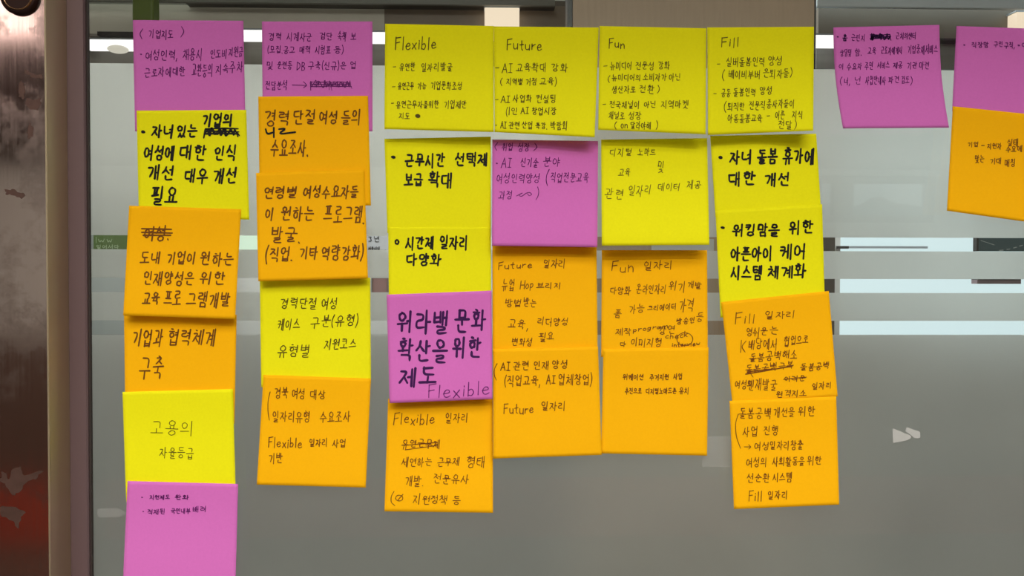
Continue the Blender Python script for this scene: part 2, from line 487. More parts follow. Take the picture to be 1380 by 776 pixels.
box('leaf', a + .03, b - .03, 3.165, 3.199, 0.01, z1 - .03, mat('grey_door_paint', srgb(160, 166, 162), 0.5, noise=0.04, nscale=6), d2)
bm = bmesh.new()
for q in ((a, a + .03, 0.01, z1), (b - .03, b, 0.01, z1), (a + .03, b - .03, z1 - .03, z1)): add_box(bm, q[0], q[1], 3.155, 3.199, q[2], q[3])
link_mesh('door_frame', bm, M_darkmetal, d2)
# dark cabinets below the window
cab = empty('low_cabinet', (0, 2.5, 0))
tag(cab, 'long low dark grey cabinet standing beyond the glass under the window', 'cabinet')
CZ = at(690, 453, 3.05).z
M_cab = mat('cabinet_grey', srgb(62, 61, 57), 0.6, noise=0.06, nscale=5)
box('body', -2.4, 2.8, 2.52, 3.0, 0.0, CZ - .03, M_cab, cab)
box('worktop', -2.42, 2.82, 2.49, 3.02, CZ - .03, CZ, M_cab, cab)
for k in range(8):
    x = -2.38 + k * .65
    d = box('door', x, x + .62, 2.50, 2.52, 0.08, CZ - .05, M_cab, cab)
    box('handle', x + .54, x + .56, 2.48, 2.50, CZ - .30, CZ - .15, M_steelgrey, d)
# wood clad column
a, b, z0, z1 = span(772, 1097, 0, 100, 1.3)
S(box('column', a, b, 1.3, 1.36, 0, BZ, M_columnwood))
a3, b3, _, _ = span(765, 772, 0, 100, 1.3)
S(box('trim_15', a3, b3, 1.31, 1.36, 0, BZ, M_black))
a2, b2, _, _ = span(1097, 1104, 0, 100, 1.3)
S(box('trim_3', a2, b2, 1.32, 1.36, 0, BZ, M_black))
a2, b2, _, _ = span(1104, 1125, 300, 460, 1.9)
S(box('trim_4', a2, b2, 1.9, 2.0, 0, at(1110, 250, 1.9).z, M_darkmetal))
# steel transom beams and the panels above them
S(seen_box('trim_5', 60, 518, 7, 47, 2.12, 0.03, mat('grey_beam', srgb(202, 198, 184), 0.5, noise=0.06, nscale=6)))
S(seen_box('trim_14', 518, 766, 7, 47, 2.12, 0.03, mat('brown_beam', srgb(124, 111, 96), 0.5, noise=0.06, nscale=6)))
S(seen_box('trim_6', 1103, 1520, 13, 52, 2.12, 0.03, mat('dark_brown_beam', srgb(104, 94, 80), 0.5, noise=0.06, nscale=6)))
S(seen_box('trim_7', 1100, 1520, 52, 54, 2.10, 0.05, M_black))
S(seen_box('trim_8', 250, 748, 4, 7, 2.075, 0.04, M_black))
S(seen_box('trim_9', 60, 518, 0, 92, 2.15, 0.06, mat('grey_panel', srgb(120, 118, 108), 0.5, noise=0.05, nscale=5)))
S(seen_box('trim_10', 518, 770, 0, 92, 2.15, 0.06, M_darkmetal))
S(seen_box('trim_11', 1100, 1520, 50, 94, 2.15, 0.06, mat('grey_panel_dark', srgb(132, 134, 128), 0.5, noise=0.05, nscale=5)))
S(seen_box('trim_12', 60, 748, -60, 4, 2.05, 0.015, mat('grey_fascia', srgb(128, 132, 126), 0.5, noise=0.05, nscale=5)))
pb = tag(seen_box('ceiling_panel', 1102, 1520, -160, 11, 2.04, 0.02, mat('bluish_panel', srgb(222, 236, 244), 0.5, noise=0.05, nscale=8), None, 0.004),
         'bluish grey metal panel hanging above the dark beam beyond the glass', 'panel')
tag(seen_box('green_banner', 177, 206, -160, 30, 1.84, 0.05, mat('green_paint', srgb(96, 116, 40), 0.5, noise=0.1, nscale=9), None, 0.006),
    'green hanging banner edge above the topmost pink note', 'banner')
def glow_box(px0, px1, py0, py1, y, m, name, label):
    o = empty(name, at((px0 + px1) / 2, py1, y))
    tag(o, label, 'light')
    seen_box('housing', px0 - 1, px1 + 1, py0 - 2, py0, y, 0.05, M_steelgrey, o)
    seen_box('diffuser', px0, px1, py0, py1, y, 0.05, m, o, 0.003)
    return o
first_tube = glow_box(112, 192, 53, 64, 2.07, M_tube, 'tube_light', 'short white tube light seen through clear glass beside the door post')
glow_box(318, 362, 40, 51, 2.07, M_tube, 'tube_light', 'white tube light seen between the two topmost pink notes')
glow_box(492, 530, 43, 54, 2.07, M_tube, 'tube_light', 'white tube light seen beside the yellow note headed Flexible')
glow_box(1094, 1142, 47, 60, 2.07, M_tube, 'tube_light', 'white tube light seen beside the yellow note headed Fill')
glow_box(653, 700, 10, 50, 2.07, M_warm, 'glow_box', 'square warm glow for a reflection in the steel above the yellow notes on Flexible and Future')  # glowing box in place of a warm reflection in the steel
glow_box(1370, 1425, 16, 50, 2.07, M_warm, 'glow_box', 'warm glow for a reflection in the steel above the pink note cut off by the picture edge')  # second steel reflection, also built as a glowing box
c = at(159, 66.5, 2.075)  # pale glow below the tube, built as an emissive ellipsoid
bm = bmesh.new()
bmesh.ops.create_uvsphere(bm, u_segments=24, v_segments=12, radius=1.0)
bmesh.ops.scale(bm, vec=(0.030, 0.030, 0.011), verts=bm.verts[:])
bmesh.ops.translate(bm, vec=c, verts=bm.verts[:])
o = link_mesh('tube_glow', bm, mat('cream_glow', (0.85, 0.78, 0.66, 1), 0.5, emit=0.75), first_tube, True)
o['label'] = 'pale round glow under the tube'
S(seen_box('trim_16', 131, 182, 42.5, 48, 2.08, 0.035, M_black))
# things glimpsed through the clear strips
sgn = empty('green_sign', at(145, 336, 3.14))
tag(sgn, 'green sign with white lettering seen through the top clear strip', 'sign')
M_sign = mat('green_sign_board', srgb(74, 96, 44), 0.5, noise=0.1, nscale=12)
M_signtext = mat('pale_sign_lettering', srgb(150, 168, 130), 0.6)
seen_box('board', 126, 178, 300, 338.5, 3.14, 0.025, M_sign, sgn)

# ------------------------------------------------------------------ handwriting: strokes of Hangul and Latin letters
def circ(cx, cy, rx, ry, n=12, a0=-100, sweep=370):
    return [(cx + rx * math.cos(math.radians(a0 - sweep * k / n)), cy + ry * math.sin(math.radians(a0 - sweep * k / n))) for k in range(n + 1)]

CONS = {
    'ㄴ': [[(.1, .1), (.12, .85), (.95, .8)]],
    'ㄷ': [[(.1, .15), (.9, .12)], [(.1, .15), (.1, .85), (.95, .85)]],
    'ㄹ': [[(.1, .1), (.85, .1), (.82, .45), (.12, .5), (.12, .9), (.98, .88)]],
    'ㅁ': [[(.12, .12), (.14, .9)], [(.12, .12), (.88, .12), (.86, .9)], [(.12, .9), (.88, .88)]],
    'ㅂ': [[(.1, .02), (.12, .92)], [(.88, .02), (.88, .92)], [(.1, .5), (.88, .48)], [(.12, .92), (.88, .9)]],
    'ㅅ': [[(.5, .05), (.4, .5), (.03, .95)], [(.43, .4), (.7, .72), (.98, .92)]],
    'ㅇ': [circ(.5, .5, .4, .42)],
    'ㅈ': [[(.1, .1), (.86, .1), (.5, .52), (.05, .95)], [(.5, .52), (.97, .92)]],
    'ㅊ': [[(.42, -.06), (.6, .02)], [(.1, .24), (.86, .22), (.5, .58), (.05, .98)], [(.5, .58), (.97, .95)]],
    'ㅌ': [[(.1, .12), (.9, .1)], [(.1, .5), (.82, .48)], [(.1, .12), (.1, .88), (.95, .86)]],
    'ㅍ': [[(.05, .12), (.95, .1)], [(.3, .12), (.35, .85)], [(.7, .12), (.65, .85)], [(0, .9), (1, .87)]],
    'ㅎ': [[(.38, -.06), (.62, -.02)], [(.08, .24), (.92, .2)], circ(.5, .66, .34, .3)],
}
def cons(c, where):
    if c in 'ㄱㅋㄲ':
        g = [(.08, .15), (.85, .12), (.78, .5), (.45, .98)] if where == 'left' else [(.06, .15), (.92, .12), (.88, .95)]
        if c == 'ㄱ': return [g]
        if c == 'ㅋ': return [g, [(.1, .5), (.78, .46)]]
        return [[(x * .48, y) for x, y in g], [(.5 + x * .48, y) for x, y in g]]
    dbl = {'ㅆ': 'ㅅㅅ', 'ㄸ': 'ㄷㄷ', 'ㅃ': 'ㅂㅂ', 'ㅉ': 'ㅈㅈ', 'ㄳ': 'ㄱㅅ', 'ㄵ': 'ㄴㅈ', 'ㄶ': 'ㄴㅎ', 'ㄺ': 'ㄹㄱ', 'ㄻ': 'ㄹㅁ', 'ㄼ': 'ㄹㅂ', 'ㅀ': 'ㄹㅎ', 'ㅄ': 'ㅂㅅ'}
    if c in dbl:
        return [[(k * .5 + x * .48, y) for x, y in s] for k in (0, 1) for s in cons(dbl[c][k], where)]
    return CONS[c]
VERT = {
    'ㅏ': [[(.3, 0), (.3, 1)], [(.3, .48), (.95, .45)]],
    'ㅑ': [[(.3, 0), (.3, 1)], [(.3, .36), (.9, .33)], [(.3, .6), (.9, .57)]],
    'ㅓ': [[(.0, .48), (.65, .45)], [(.65, 0), (.65, 1)]],
    'ㅕ': [[(.0, .36), (.65, .33)], [(.0, .6), (.65, .57)], [(.65, 0), (.65, 1)]],
    'ㅣ': [[(.55, 0), (.55, 1)]],
    'ㅐ': [[(.15, .05), (.15, .95)], [(.15, .5), (.75, .48)], [(.75, 0), (.75, 1)]],
    'ㅒ': [[(.15, .05), (.15, .95)], [(.15, .4), (.75, .38)], [(.15, .6), (.75, .58)], [(.75, 0), (.75, 1)]],
    'ㅔ': [[(-.15, .48), (.35, .46)], [(.35, .05), (.35, .95)], [(.85, 0), (.85, 1)]],
    'ㅖ': [[(-.15, .38), (.35, .36)], [(-.15, .6), (.35, .58)], [(.35, .05), (.35, .95)], [(.85, 0), (.85, 1)]],
}
HORZ = {
    'ㅗ': [[(.5, .0), (.5, .65)], [(0, .68), (1, .64)]],
    'ㅛ': [[(.33, .0), (.35, .65)], [(.66, .0), (.65, .65)], [(0, .68), (1, .64)]],
    'ㅜ': [[(0, .2), (1, .16)], [(.5, .2), (.5, 1)]],
    'ㅠ': [[(0, .2), (1, .16)], [(.34, .2), (.3, 1)], [(.66, .2), (.68, 1)]],
    'ㅡ': [[(0, .45), (1, .4)]],
}
COMP = {'ㅘ': 'ㅗㅏ', 'ㅙ': 'ㅗㅐ', 'ㅚ': 'ㅗㅣ', 'ㅝ': 'ㅜㅓ', 'ㅞ': 'ㅜㅔ', 'ㅟ': 'ㅜㅣ', 'ㅢ': 'ㅡㅣ'}
CHO = 'ㄱㄲㄴㄷㄸㄹㅁㅂㅃㅅㅆㅇㅈㅉㅊㅋㅌㅍㅎ'
JUNG = 'ㅏㅐㅑㅒㅓㅔㅕㅖㅗㅘㅙㅚㅛㅜㅝㅞㅟㅠㅡㅢㅣ'
JONG = ['', 'ㄱ', 'ㄲ', 'ㄳ', 'ㄴ', 'ㄵ', 'ㄶ', 'ㄷ', 'ㄹ', 'ㄺ', 'ㄻ', 'ㄼ', 'ㄽ', 'ㄾ', 'ㄿ', 'ㅀ', 'ㅁ', 'ㅂ', 'ㅄ', 'ㅅ', 'ㅆ', 'ㅇ', 'ㅈ', 'ㅊ', 'ㅋ', 'ㅌ', 'ㅍ', 'ㅎ']

def fit(strokes, b):
    x0, y0, x1, y1 = b
    return [[(x0 + x * (x1 - x0), y0 + y * (y1 - y0)) for x, y in s] for s in strokes]

def hangul(ch):
    n = ord(ch) - 0xAC00
    c, v, f = CHO[n // 588], JUNG[(n % 588) // 28], JONG[n % 28]
    out = []
    if v in VERT:
        wide = v in 'ㅐㅒㅔㅖ'
        e = .52 if wide else .58
        out += fit(cons(c, 'left'), (0, .02, e, .5) if f else (0, .1, e, .82))
        out += fit(VERT[v], (e + .05, 0, 1, .6) if f else (e + .05, 0, 1, 1))
        if f: out += fit(cons(f, 'low'), (.22, .64, .92, 1))
    elif v in HORZ:
        out += fit(cons(c, 'top'), (.2, 0, .8, .36) if f else (.15, 0, .85, .52))
        out += fit(HORZ[v], (0, .38, 1, .64) if f else (0, .54, 1, 1))
        if f: out += fit(cons(f, 'low'), (.18, .66, .84, 1))
    else:
        h, w = COMP[v]
        out += fit(cons(c, 'top'), (.06, 0, .56, .36) if f else (.06, .02, .56, .48))
        out += fit(HORZ[h], (0, .38, .64, .62) if f else (0, .5, .66, .92))
        out += fit(VERT[w], (.68, 0, 1, .64) if f else (.68, 0, 1, 1))
        if f: out += fit(cons(f, 'low'), (.22, .66, .92, 1))
    return out, 1.0

LAT = {   # strokes in a box whose height is the capital height, and the width of the letter
    'F': ([[(.1, 0), (.12, 1)], [(.1, .02), (.95, -.04)], [(.1, .48), (.8, .42)]], .55),
    'A': ([[(.5, 0), (.05, 1)], [(.5, 0), (.95, 1)], [(.2, .62), (.8, .62)]], .7),
    'I': ([[(.1, .02), (.9, .02)], [(.5, .02), (.5, .98)], [(.05, .98), (.95, .98)]], .5),
    'K': ([[(.1, 0), (.1, 1)], [(.9, .05), (.12, .55), (.95, 1)]], .6),
    'D': ([[(.1, 0), (.1, 1)], [(.1, .02), (.8, .2), (.85, .7), (.1, .98)]], .65),
    'B': ([[(.1, 0), (.1, 1)], [(.1, .02), (.8, .1), (.7, .45), (.1, .5)], [(.1, .5), (.9, .6), (.8, .95), (.1, .98)]], .6),
    'H': ([[(.1, 0), (.1, 1)], [(.9, 0), (.9, 1)], [(.1, .5), (.9, .48)]], .65),
    'l': ([[(.5, 0), (.5, 1)]], .28),
    '1': ([[(.5, 0), (.5, 1)]], .28),
    'i': ([[(.5, .45), (.5, 1)], [(.48, .2), (.54, .26)]], .28),
    'e': ([[(.1, .72), (.88, .7), (.75, .48), (.4, .46), (.1, .7), (.25, .97), (.6, 1), (.95, .88)]], .55),
    'x': ([[(.1, .5), (.9, 1)], [(.9, .48), (.1, 1)]], .5),
    'b': ([[(.1, 0), (.12, 1)], [(.12, .62), (.6, .5), (.9, .75), (.6, 1), (.12, .95)]], .5),
    'u': ([[(.1, .48), (.14, .9), (.45, 1), (.85, .85)], [(.85, .48), (.9, 1)]], .58),
    't': ([[(.5, .1), (.5, .9), (.85, .98)], [(.05, .46), (.95, .42)]], .45),
    'r': ([[(.15, .48), (.18, 1)], [(.18, .7), (.5, .5), (.95, .5)]], .45),
    'n': ([[(.1, .48), (.13, 1)], [(.13, .68), (.5, .48), (.85, .6), (.88, 1)]], .55),
    'm': ([[(.06, .5), (.08, 1)], [(.08, .66), (.3, .5), (.46, .62), (.48, 1)], [(.48, .66), (.72, .5), (.9, .62), (.94, 1)]], .8),
    'o': ([circ(.5, .74, .38, .26)], .5),
    'a': ([circ(.45, .74, .36, .25), [(.85, .5), (.88, 1)]], .52),
    'c': ([[(.9, .55), (.5, .46), (.1, .74), (.4, 1), (.9, .92)]], .48),
    'd': ([circ(.45, .74, .36, .25), [(.85, 0), (.86, 1)]], .52),
    'h': ([[(.1, 0), (.12, 1)], [(.12, .68), (.5, .48), (.85, .62), (.88, 1)]], .52),
    'k': ([[(.1, 0), (.12, 1)], [(.85, .5), (.14, .74), (.9, 1)]], .5),
    'p': ([[(.1, .48), (.1, 1.35)], [(.1, .6), (.6, .47), (.9, .72), (.55, .98), (.1, .92)]], .5),
    'g': ([circ(.45, .72, .36, .24), [(.85, .5), (.85, 1.2), (.5, 1.35), (.1, 1.25)]], .52),
    'v': ([[(.1, .48), (.5, 1), (.9, .46)]], .5),
    'w': ([[(.05, .48), (.28, 1), (.5, .6), (.74, 1), (.96, .46)]], .65),
    '3': ([[(.1, .05), (.85, .1), (.4, .45), (.9, .7), (.5, 1), (.1, .9)]], .55),
    'O': ([circ(.5, .5, .42, .46)], .6),
    '(': ([[(.8, -.1), (.3, .3), (.3, .75), (.8, 1.15)]], .36),
    ')': ([[(.2, -.1), (.7, .3), (.7, .75), (.2, 1.15)]], .36),
    '<': ([[(.9, 0), (.1, .5), (.9, 1)]], .5),
    '>': ([[(.1, 0), (.9, .5), (.1, 1)]], .5),
    ',': ([[(.6, .85), (.3, 1.15)]], .3),
    '.': ([[(.4, .94), (.6, 1.0)]], .3),
    '-': ([[(.05, .52), (.95, .5)]], .6),
    '/': ([[(.8, 0), (.2, 1)]], .4),
    '~': ([[(.0, .6), (.3, .4), (.65, .62), (1, .4)]], .7),
    ' ': ([], .42),
    '>>': ([], .4),
}
def glyph(ch):
    if '가' <= ch <= '힣': return hangul(ch)
    return LAT[ch]

def smooth(p, it=2):
    if len(p) < 3: return p
    for _ in range(it):
        q = [p[0]]
        for a, b in zip(p, p[1:]):
            q.append((a[0] * .78 + b[0] * .22, a[1] * .78 + b[1] * .22))
            q.append((a[0] * .22 + b[0] * .78, a[1] * .22 + b[1] * .78))
        q.append(p[-1]); p = q
    return p

def ribbon(bm, pts, width, put, r):
    pts = smooth(pts)
    q = [pts[0]]
    for p in pts[1:]:
        n = max(1, int(math.hypot(p[0] - q[-1][0], p[1] - q[-1][1]) / 5))
        a = q[-1]
        for s in range(1, n + 1):
            q.append((a[0] + (p[0] - a[0]) * s / n, a[1] + (p[1] - a[1]) * s / n))
    q = [q[0]] + [b for a, b in zip(q, q[1:]) if math.hypot(a[0] - b[0], a[1] - b[1]) > .05]
    if len(q) < 2: q.append((q[0][0] + .3, q[0][1] + .3))
    def ext(a, b):
        l = math.hypot(b[0] - a[0], b[1] - a[1]) or 1
        return (a[0] + (a[0] - b[0]) / l * width * .45, a[1] + (a[1] - b[1]) / l * width * .45)
    q = [ext(q[0], q[1])] + q + [ext(q[-1], q[-2])]
    L, n = [], len(q)
    ph = r.uniform(0, 6)
    for k, p in enumerate(q):
        a, b = q[max(0, k - 1)], q[min(n - 1, k + 1)]
        dx, dy = b[0] - a[0], b[1] - a[1]
        l = math.hypot(dx, dy) or 1
        w = width * (.5 if width > 1.8 else .45) * (1 + .13 * math.sin(ph + k * .7))
        if k in (0, n - 1): w *= .45
        if k > n * .7: w *= 1 - .25 * (k - n * .7) / (n * .3)
        ox, oy = -dy / l * w, dx / l * w
        L.append((bm.verts.new(put(p[0] + ox, p[1] + oy)), bm.verts.new(put(p[0] - ox, p[1] - oy))))
    for a, b in zip(L, L[1:]):
        bm.faces.new((a[0], a[1], b[1], b[0]))

def write(bm, item, width, put, r, slant=0.06, messy=1.0):
    kind = item[0]
    if kind == '@line':
        ribbon(bm, list(item[1]), item[2] if len(item) > 2 else width, put, r); return
    if kind == '@dot':
        x, y, s = item[1:4]
        ribbon(bm, [(x - .25 * s, y), (x + .25 * s, y + .1 * s)], s * .95, put, r); return
    if kind == '@ring':
        x, y, a, b = item[1:5]
        ribbon(bm, circ(x, y, a, b), width, put, r); return
    if kind == '@scribble':
        x0, x1, y0, y1, n = item[1:6]
        w = item[6] if len(item) > 6 else width
        for row in range(2):
            p = []
            for k in range(n + 1):
                t = k / n
                p.append((x0 + (x1 - x0) * t + r.uniform(-2.5, 2.5), (y0 if k % 2 else y1) + r.uniform(-.3, .3) * (y1 - y0)))
            ribbon(bm, p, w, put, r)
        for row in range(3):
            y = y0 + (y1 - y0) * (.22 + .28 * row)
            ribbon(bm, [(x0 + r.uniform(-1, 2), y), ((x0 + x1) / 2, y + r.uniform(-1, 1)), (x1 - r.uniform(-1, 2), y + r.uniform(-1, 1))], w, put, r)
        return
    text, x0, x1, y0, y1 = item[:5]
    dy = item[5] if len(item) > 5 else 0.0
    gl = [glyph(c) for c in text]
    tot = sum(g[1] for g in gl)
    h = y1 - y0 - abs(dy)
    yb = y0 + (abs(dy) if dy < 0 else 0)
    u = (x1 - x0) / tot
    x = x0
    for (strokes, w), c in zip(gl, text):
        cw = w * u
        pad = .10 if '가' <= c <= '힣' else .10
        jx, jy = r.uniform(-.03, .03) * cw * messy, r.uniform(-.05, .05) * h * messy
        sc = 1 + r.uniform(-.08, .08) * messy
        for s in strokes:
            ox, oy = r.uniform(-.02, .02) * messy, r.uniform(-.02, .02) * messy
            p = []
            for k, (a, b) in enumerate(s):
                a += ox + r.uniform(-.025, .025) * messy; b += oy + r.uniform(-.025, .025) * messy
                gx = x + cw * (pad + (1 - 2 * pad) * a) + jx - slant * (b - .5) * h
                gy = yb + h * (.5 + (b - .5) * sc) + jy + dy * ((gx - x0) / max(1, x1 - x0))
                p.append((gx, gy))
            ribbon(bm, p, width, put, r)
        x += cw

# ------------------------------------------------------------------ sticky notes
class Sheet:
    """One square of paper: its corners on the glass plane, how far its stuck top and its free lower edge stand off."""
    def __init__(self, corners, t, b, curl=0.0, bow=0.0, seed=0, lip=0.0):
        self.c = [Vector(p) for p in corners]     # TL, TR, BR, BL
        self.t, self.b, self.curl, self.bow, self.lip = t / 1000, b / 1000, curl / 1000, bow, lip / 1000
        r = random.Random(seed)
        self.ph = [r.uniform(0, 6.28) for _ in range(4)]
    def pix(self, u, v):
        tl, tr, br, bl = self.c
        p = tl * (1 - u) * (1 - v) + tr * u * (1 - v) + br * u * v + bl * (1 - u) * v
        p = p + Vector((self.bow * math.sin(math.pi * v), 0)) 
        return p
    def depth(self, u, v):
        s = min(1.0, max(0.0, (v - .2) / .8))
        d = self.t + (self.b - self.t) * s * s * (3 - 2 * s) * (.75 + .25 * s)
        d += .00035 * s * math.sin(2.2 * u * 3.14 + self.ph[0]) + .0002 * s * math.sin(5 * v + self.ph[1])
        if self.lip: d += self.lip * max(0.0, (v - .86) / .14) ** 2
        if self.curl > 0: d += self.curl * max(0.0, (u + v - 1.45) / .55) ** 2
        if self.curl < 0: d += -self.curl * max(0.0, (v - u - .45) / .55) ** 2
        return d
    def uv(self, px, py):
        u = v = .5
        for _ in range(8):
            p = self.pix(u, v)
            e = 1e-3
            pu, pv = (self.pix(u + e, v) - p) / e, (self.pix(u, v + e) - p) / e
            dx, dy = px - p.x, py - p.y
            det = pu.x * pv.y - pu.y * pv.x
            u += (dx * pv.y - dy * pv.x) / det
            v += (pu.x * dy - pu.y * dx) / det
        return u, v
    def point(self, u, v, off=0.0):
        p = self.pix(u, v)
        return at(p.x, p.y, -(self.depth(u, v) + off))
    def ink(self, px, py):
        u, v = self.uv(px, py)
        u = min(.995, max(.005, u)); v = min(.995, max(.005, v))
        p = self.pix(u, v)
        return at(p.x, p.y, -(self.depth(u, v) + .00022))

def sticky_note(corners, colour, t, b, label, writing, ink, width, curl=0.0, bow=0.0, seed=0, extra=(), slant=.06, messy=1.0, lip=0.0):
    sh = Sheet(corners, t, b, curl, bow, seed, lip)
    N, TH = 30, .00014
    bm = bmesh.new()
    F = [[bm.verts.new(sh.point(i / N, j / N, 0)) for i in range(N + 1)] for j in range(N + 1)]
    B = [[bm.verts.new(sh.point(i / N, j / N, -TH)) for i in range(N + 1)] for j in range(N + 1)]
    for j in range(N):
        for i in range(N):
            bm.faces.new((F[j][i], F[j + 1][i], F[j + 1][i + 1], F[j][i + 1]))
            bm.faces.new((B[j][i], B[j][i + 1], B[j + 1][i + 1], B[j + 1][i]))
    for i in range(N):
        bm.faces.new((F[0][i], F[0][i + 1], B[0][i + 1], B[0][i]))
        bm.faces.new((F[N][i], B[N][i], B[N][i + 1], F[N][i + 1]))
        bm.faces.new((F[i][0], B[i][0], B[i + 1][0], F[i + 1][0]))
        bm.faces.new((F[i][N], F[i + 1][N], B[i + 1][N], B[i][N]))
    note = link_mesh('sticky_note', bm, PAPER[colour])
    for f in note.data.polygons: f.use_smooth = len(f.vertices) == 4 and f.area > 1e-6
    tag(note, label, 'sticky note', 'sticky notes on the glass wall')
    groups = [('handwriting', writing, ink, width, None)] + list(extra)
    for nm, items, ik, wd, lb in groups:
        if not items: continue
        r = random.Random(seed * 31 + len(items))
        bm = bmesh.new()
        for it in items: write(bm, it, wd, sh.ink, r, slant, messy)
        o = link_mesh(nm, bm, INK[ik], note)
        if lb: o['label'] = lb
    return note

# column beside the door post
sticky_note([(179, 27), (328, 28), (331, 177), (182, 177)], 'P', .4, 2, 'pink note at the top beside the door post, faint writing between angle brackets',
    [('<', 187, 193, 39, 54), ('기업지도', 200, 234, 40, 53, 2), ('>', 243, 250, 37, 50), ('@dot', 190, 73, 2),
     ('여성인력,', 195, 240, 68, 81), ('채용시', 246, 273, 66, 82), ('인도비', 283, 306, 67, 78), ('지원금', 308, 328, 62, 78, -3),
     ('근로자에대한', 194, 250, 90, 104, -2), ('교환등의', 258, 287, 86, 103), ('지속주차', 290, 328, 82, 100, -4)], 'purplepen', 1.3, seed=1, messy=1.5)
sticky_note([(184, 149), (332, 148), (336, 296), (187, 293)], 'Y', 2.6, 4.5, 'yellow note with bold black marker writing and a blacked out word',
    [('@dot', 193, 177.5, 4.2), ('기업의', 272, 314, 153, 170), ('자녀', 203, 235, 169, 186), ('있는', 237, 267, 168, 185),
     ('여성에', 193, 236, 196, 215), ('대한', 241, 279, 196, 215), ('인식', 288, 319, 197, 217),
     ('개선', 197, 236, 223, 243), ('대우', 248, 281, 227, 246), ('개선', 287, 320, 226, 247), ('필요', 203, 241, 252, 276)],
    'marker', 2.7, seed=2, slant=.12, extra=[('crossed_out_word', [('@scribble', 276, 321, 171, 183, 12, 2.2)], 'marker', 2.4, 'blacked out word')])
sticky_note([(174, 277), (325, 282), (317, 430), (166, 425)], 'O', 5, 9, 'orange note with felt writing and a struck out word, under a bold yellow note',
    [('도내', 188, 217, 340, 356), ('기업이', 224, 264, 340, 356), ('원하는', 269, 316, 340, 358),
     ('인재양성은', 192, 262, 366, 384), ('위한', 268, 305, 366, 383), ('교육', 191, 216, 394, 411), ('프로', 220, 245, 392, 414), ('그램개발', 250, 311, 394, 414)],
    'felt', 2.0, seed=3, slant=.15, extra=[('crossed_out_word', [('여성.', 193, 230, 305, 324), ('@line', [(191, 308), (231, 309)], 2.2), ('@line', [(191, 313), (232, 314)], 2.2), ('@line', [(193, 317), (230, 317)], 2.2)], 'felt', 2.0, None)])
sticky_note([(167, 425), (319, 424), (316, 571), (169, 570)], 'O', .4, 2.4, 'orange note with only two lines of felt writing, above the bright yellow note',
    [('기업과', 178, 220, 444, 466), ('협력체계', 226, 292, 444, 466), ('구축', 187, 222, 481, 512)], 'felt', 2.0, seed=4, slant=.15)
sticky_note([(165, 528), (314, 524), (318, 672), (170, 676)], 'Y', 3, 6, 'bright yellow note with two faint lines, second from the bottom beside the post',
    [('고용의', 201, 262, 567, 587), ('자율등급', 214, 262, 603, 618)], 'pen', 1.1, seed=5)
sticky_note([(172, 648), (321, 652), (317, 800), (165, 798)], 'P', 6.5, 9.5, 'pink note cut off at the bottom of the picture beside the post',
    [('@dot', 191.5, 670, 2), ('지원제도', 201, 229, 667, 673), ('완화', 235, 255, 667, 673), ('@dot', 193, 689, 1.6), ('적재된', 198, 223, 686, 693),
     ('국민내부', 230, 257, 685, 692), ('배려', 259, 279, 682, 690)], 'purplepen', 1.3, seed=6)
# second column
sticky_note([(353, 29), (502, 29), (502, 177), (354, 176)], 'P', .4, 2, 'pink note with an arrow pointing at a blacked out phrase',
    [('경력', 361, 380, 44, 54), ('시계사군', 386, 421, 44, 55), ('검단', 430, 449, 44, 54), ('속책', 455, 467, 43, 55), ('보', 472, 481, 45, 55),
     ('(모집.공고', 360, 398, 62, 72), ('매력', 403, 419, 62, 72), ('시험표', 424, 446, 62, 73), ('등)', 449, 464, 62, 72),
     ('및', 358, 369, 83, 94), ('훈련등', 373, 394, 83, 94), ('DB', 399, 412, 84, 94), ('구축(신규)은', 415, 467, 83, 94), ('업', 471, 481, 82, 93),
     ('전담분석', 357, 388, 109, 121), ('@line', [(394, 114.5), (413, 115)], 1.2), ('@line', [(409, 110), (414, 115), (409, 118)], 1.2)],
    'purplepen', 1.2, seed=7, messy=1.2, extra=[('crossed_out_word', [('@scribble', 418, 446, 108, 119, 14, 1.2), ('@scribble', 445, 473, 109, 118, 14, 1.2)], 'purplepen', 1.2, 'blacked out phrase')])
sticky_note([(348, 130), (496, 129), (500, 277), (350, 276)], 'O', 2.5, 5, 'orange note with felt writing and a thick overwritten middle word',
    [('경력', 355, 392, 149, 170), ('단절', 394, 426, 149, 168), ('여성', 429, 456, 150, 167), ('들의', 459, 487, 148, 168), ('수요조사.', 364, 417, 188, 211)], 'felt', 2.0, seed=8, slant=.08,
    extra=[('overwritten_word', [('@line', [(358, 174), (360, 181), (369, 178)], 2.6), ('@line', [(369, 172), (369, 185)], 2.6), ('@line', [(376, 174), (386, 173), (374, 181), (398, 178)], 2.6)], 'marker', 2.6, 'darker overwritten word')])
sticky_note([(345, 233), (491, 228), (496, 375), (348, 379)], 'O', 5.5, 9, 'orange note with four lines of felt writing and a bracketed last line',
    [('연령별', 354, 401, 251, 269, -2), ('여성수요자들', 408, 484, 249, 268, -2), ('이', 357, 370, 280, 296), ('원하는', 378, 424, 278, 297), ('프로그램.', 436, 493, 278, 302),
     ('발굴.', 364, 407, 306, 327), ('(직업.', 357, 396, 333, 352), ('기타', 403, 429, 332, 349), ('역량강화)', 432, 491, 330, 352, -2)], 'felt', 2.0, seed=9, slant=.12)
sticky_note([(350, 372), (499, 374), (500, 516), (352, 522)], 'Y', .4, 3, 'yellow note with three thin slanting lines between two orange notes',
    [('경력단절', 377, 428, 401, 416), ('여성', 432, 455, 401, 416), ('케이스', 373, 405, 430, 445), ('구분(유형)', 418, 484, 424, 442, -3), ('유형별', 373, 419, 465, 482), ('지원코스', 436, 481, 456, 472, -2)], 'pen', 1.5, seed=10, slant=.15)
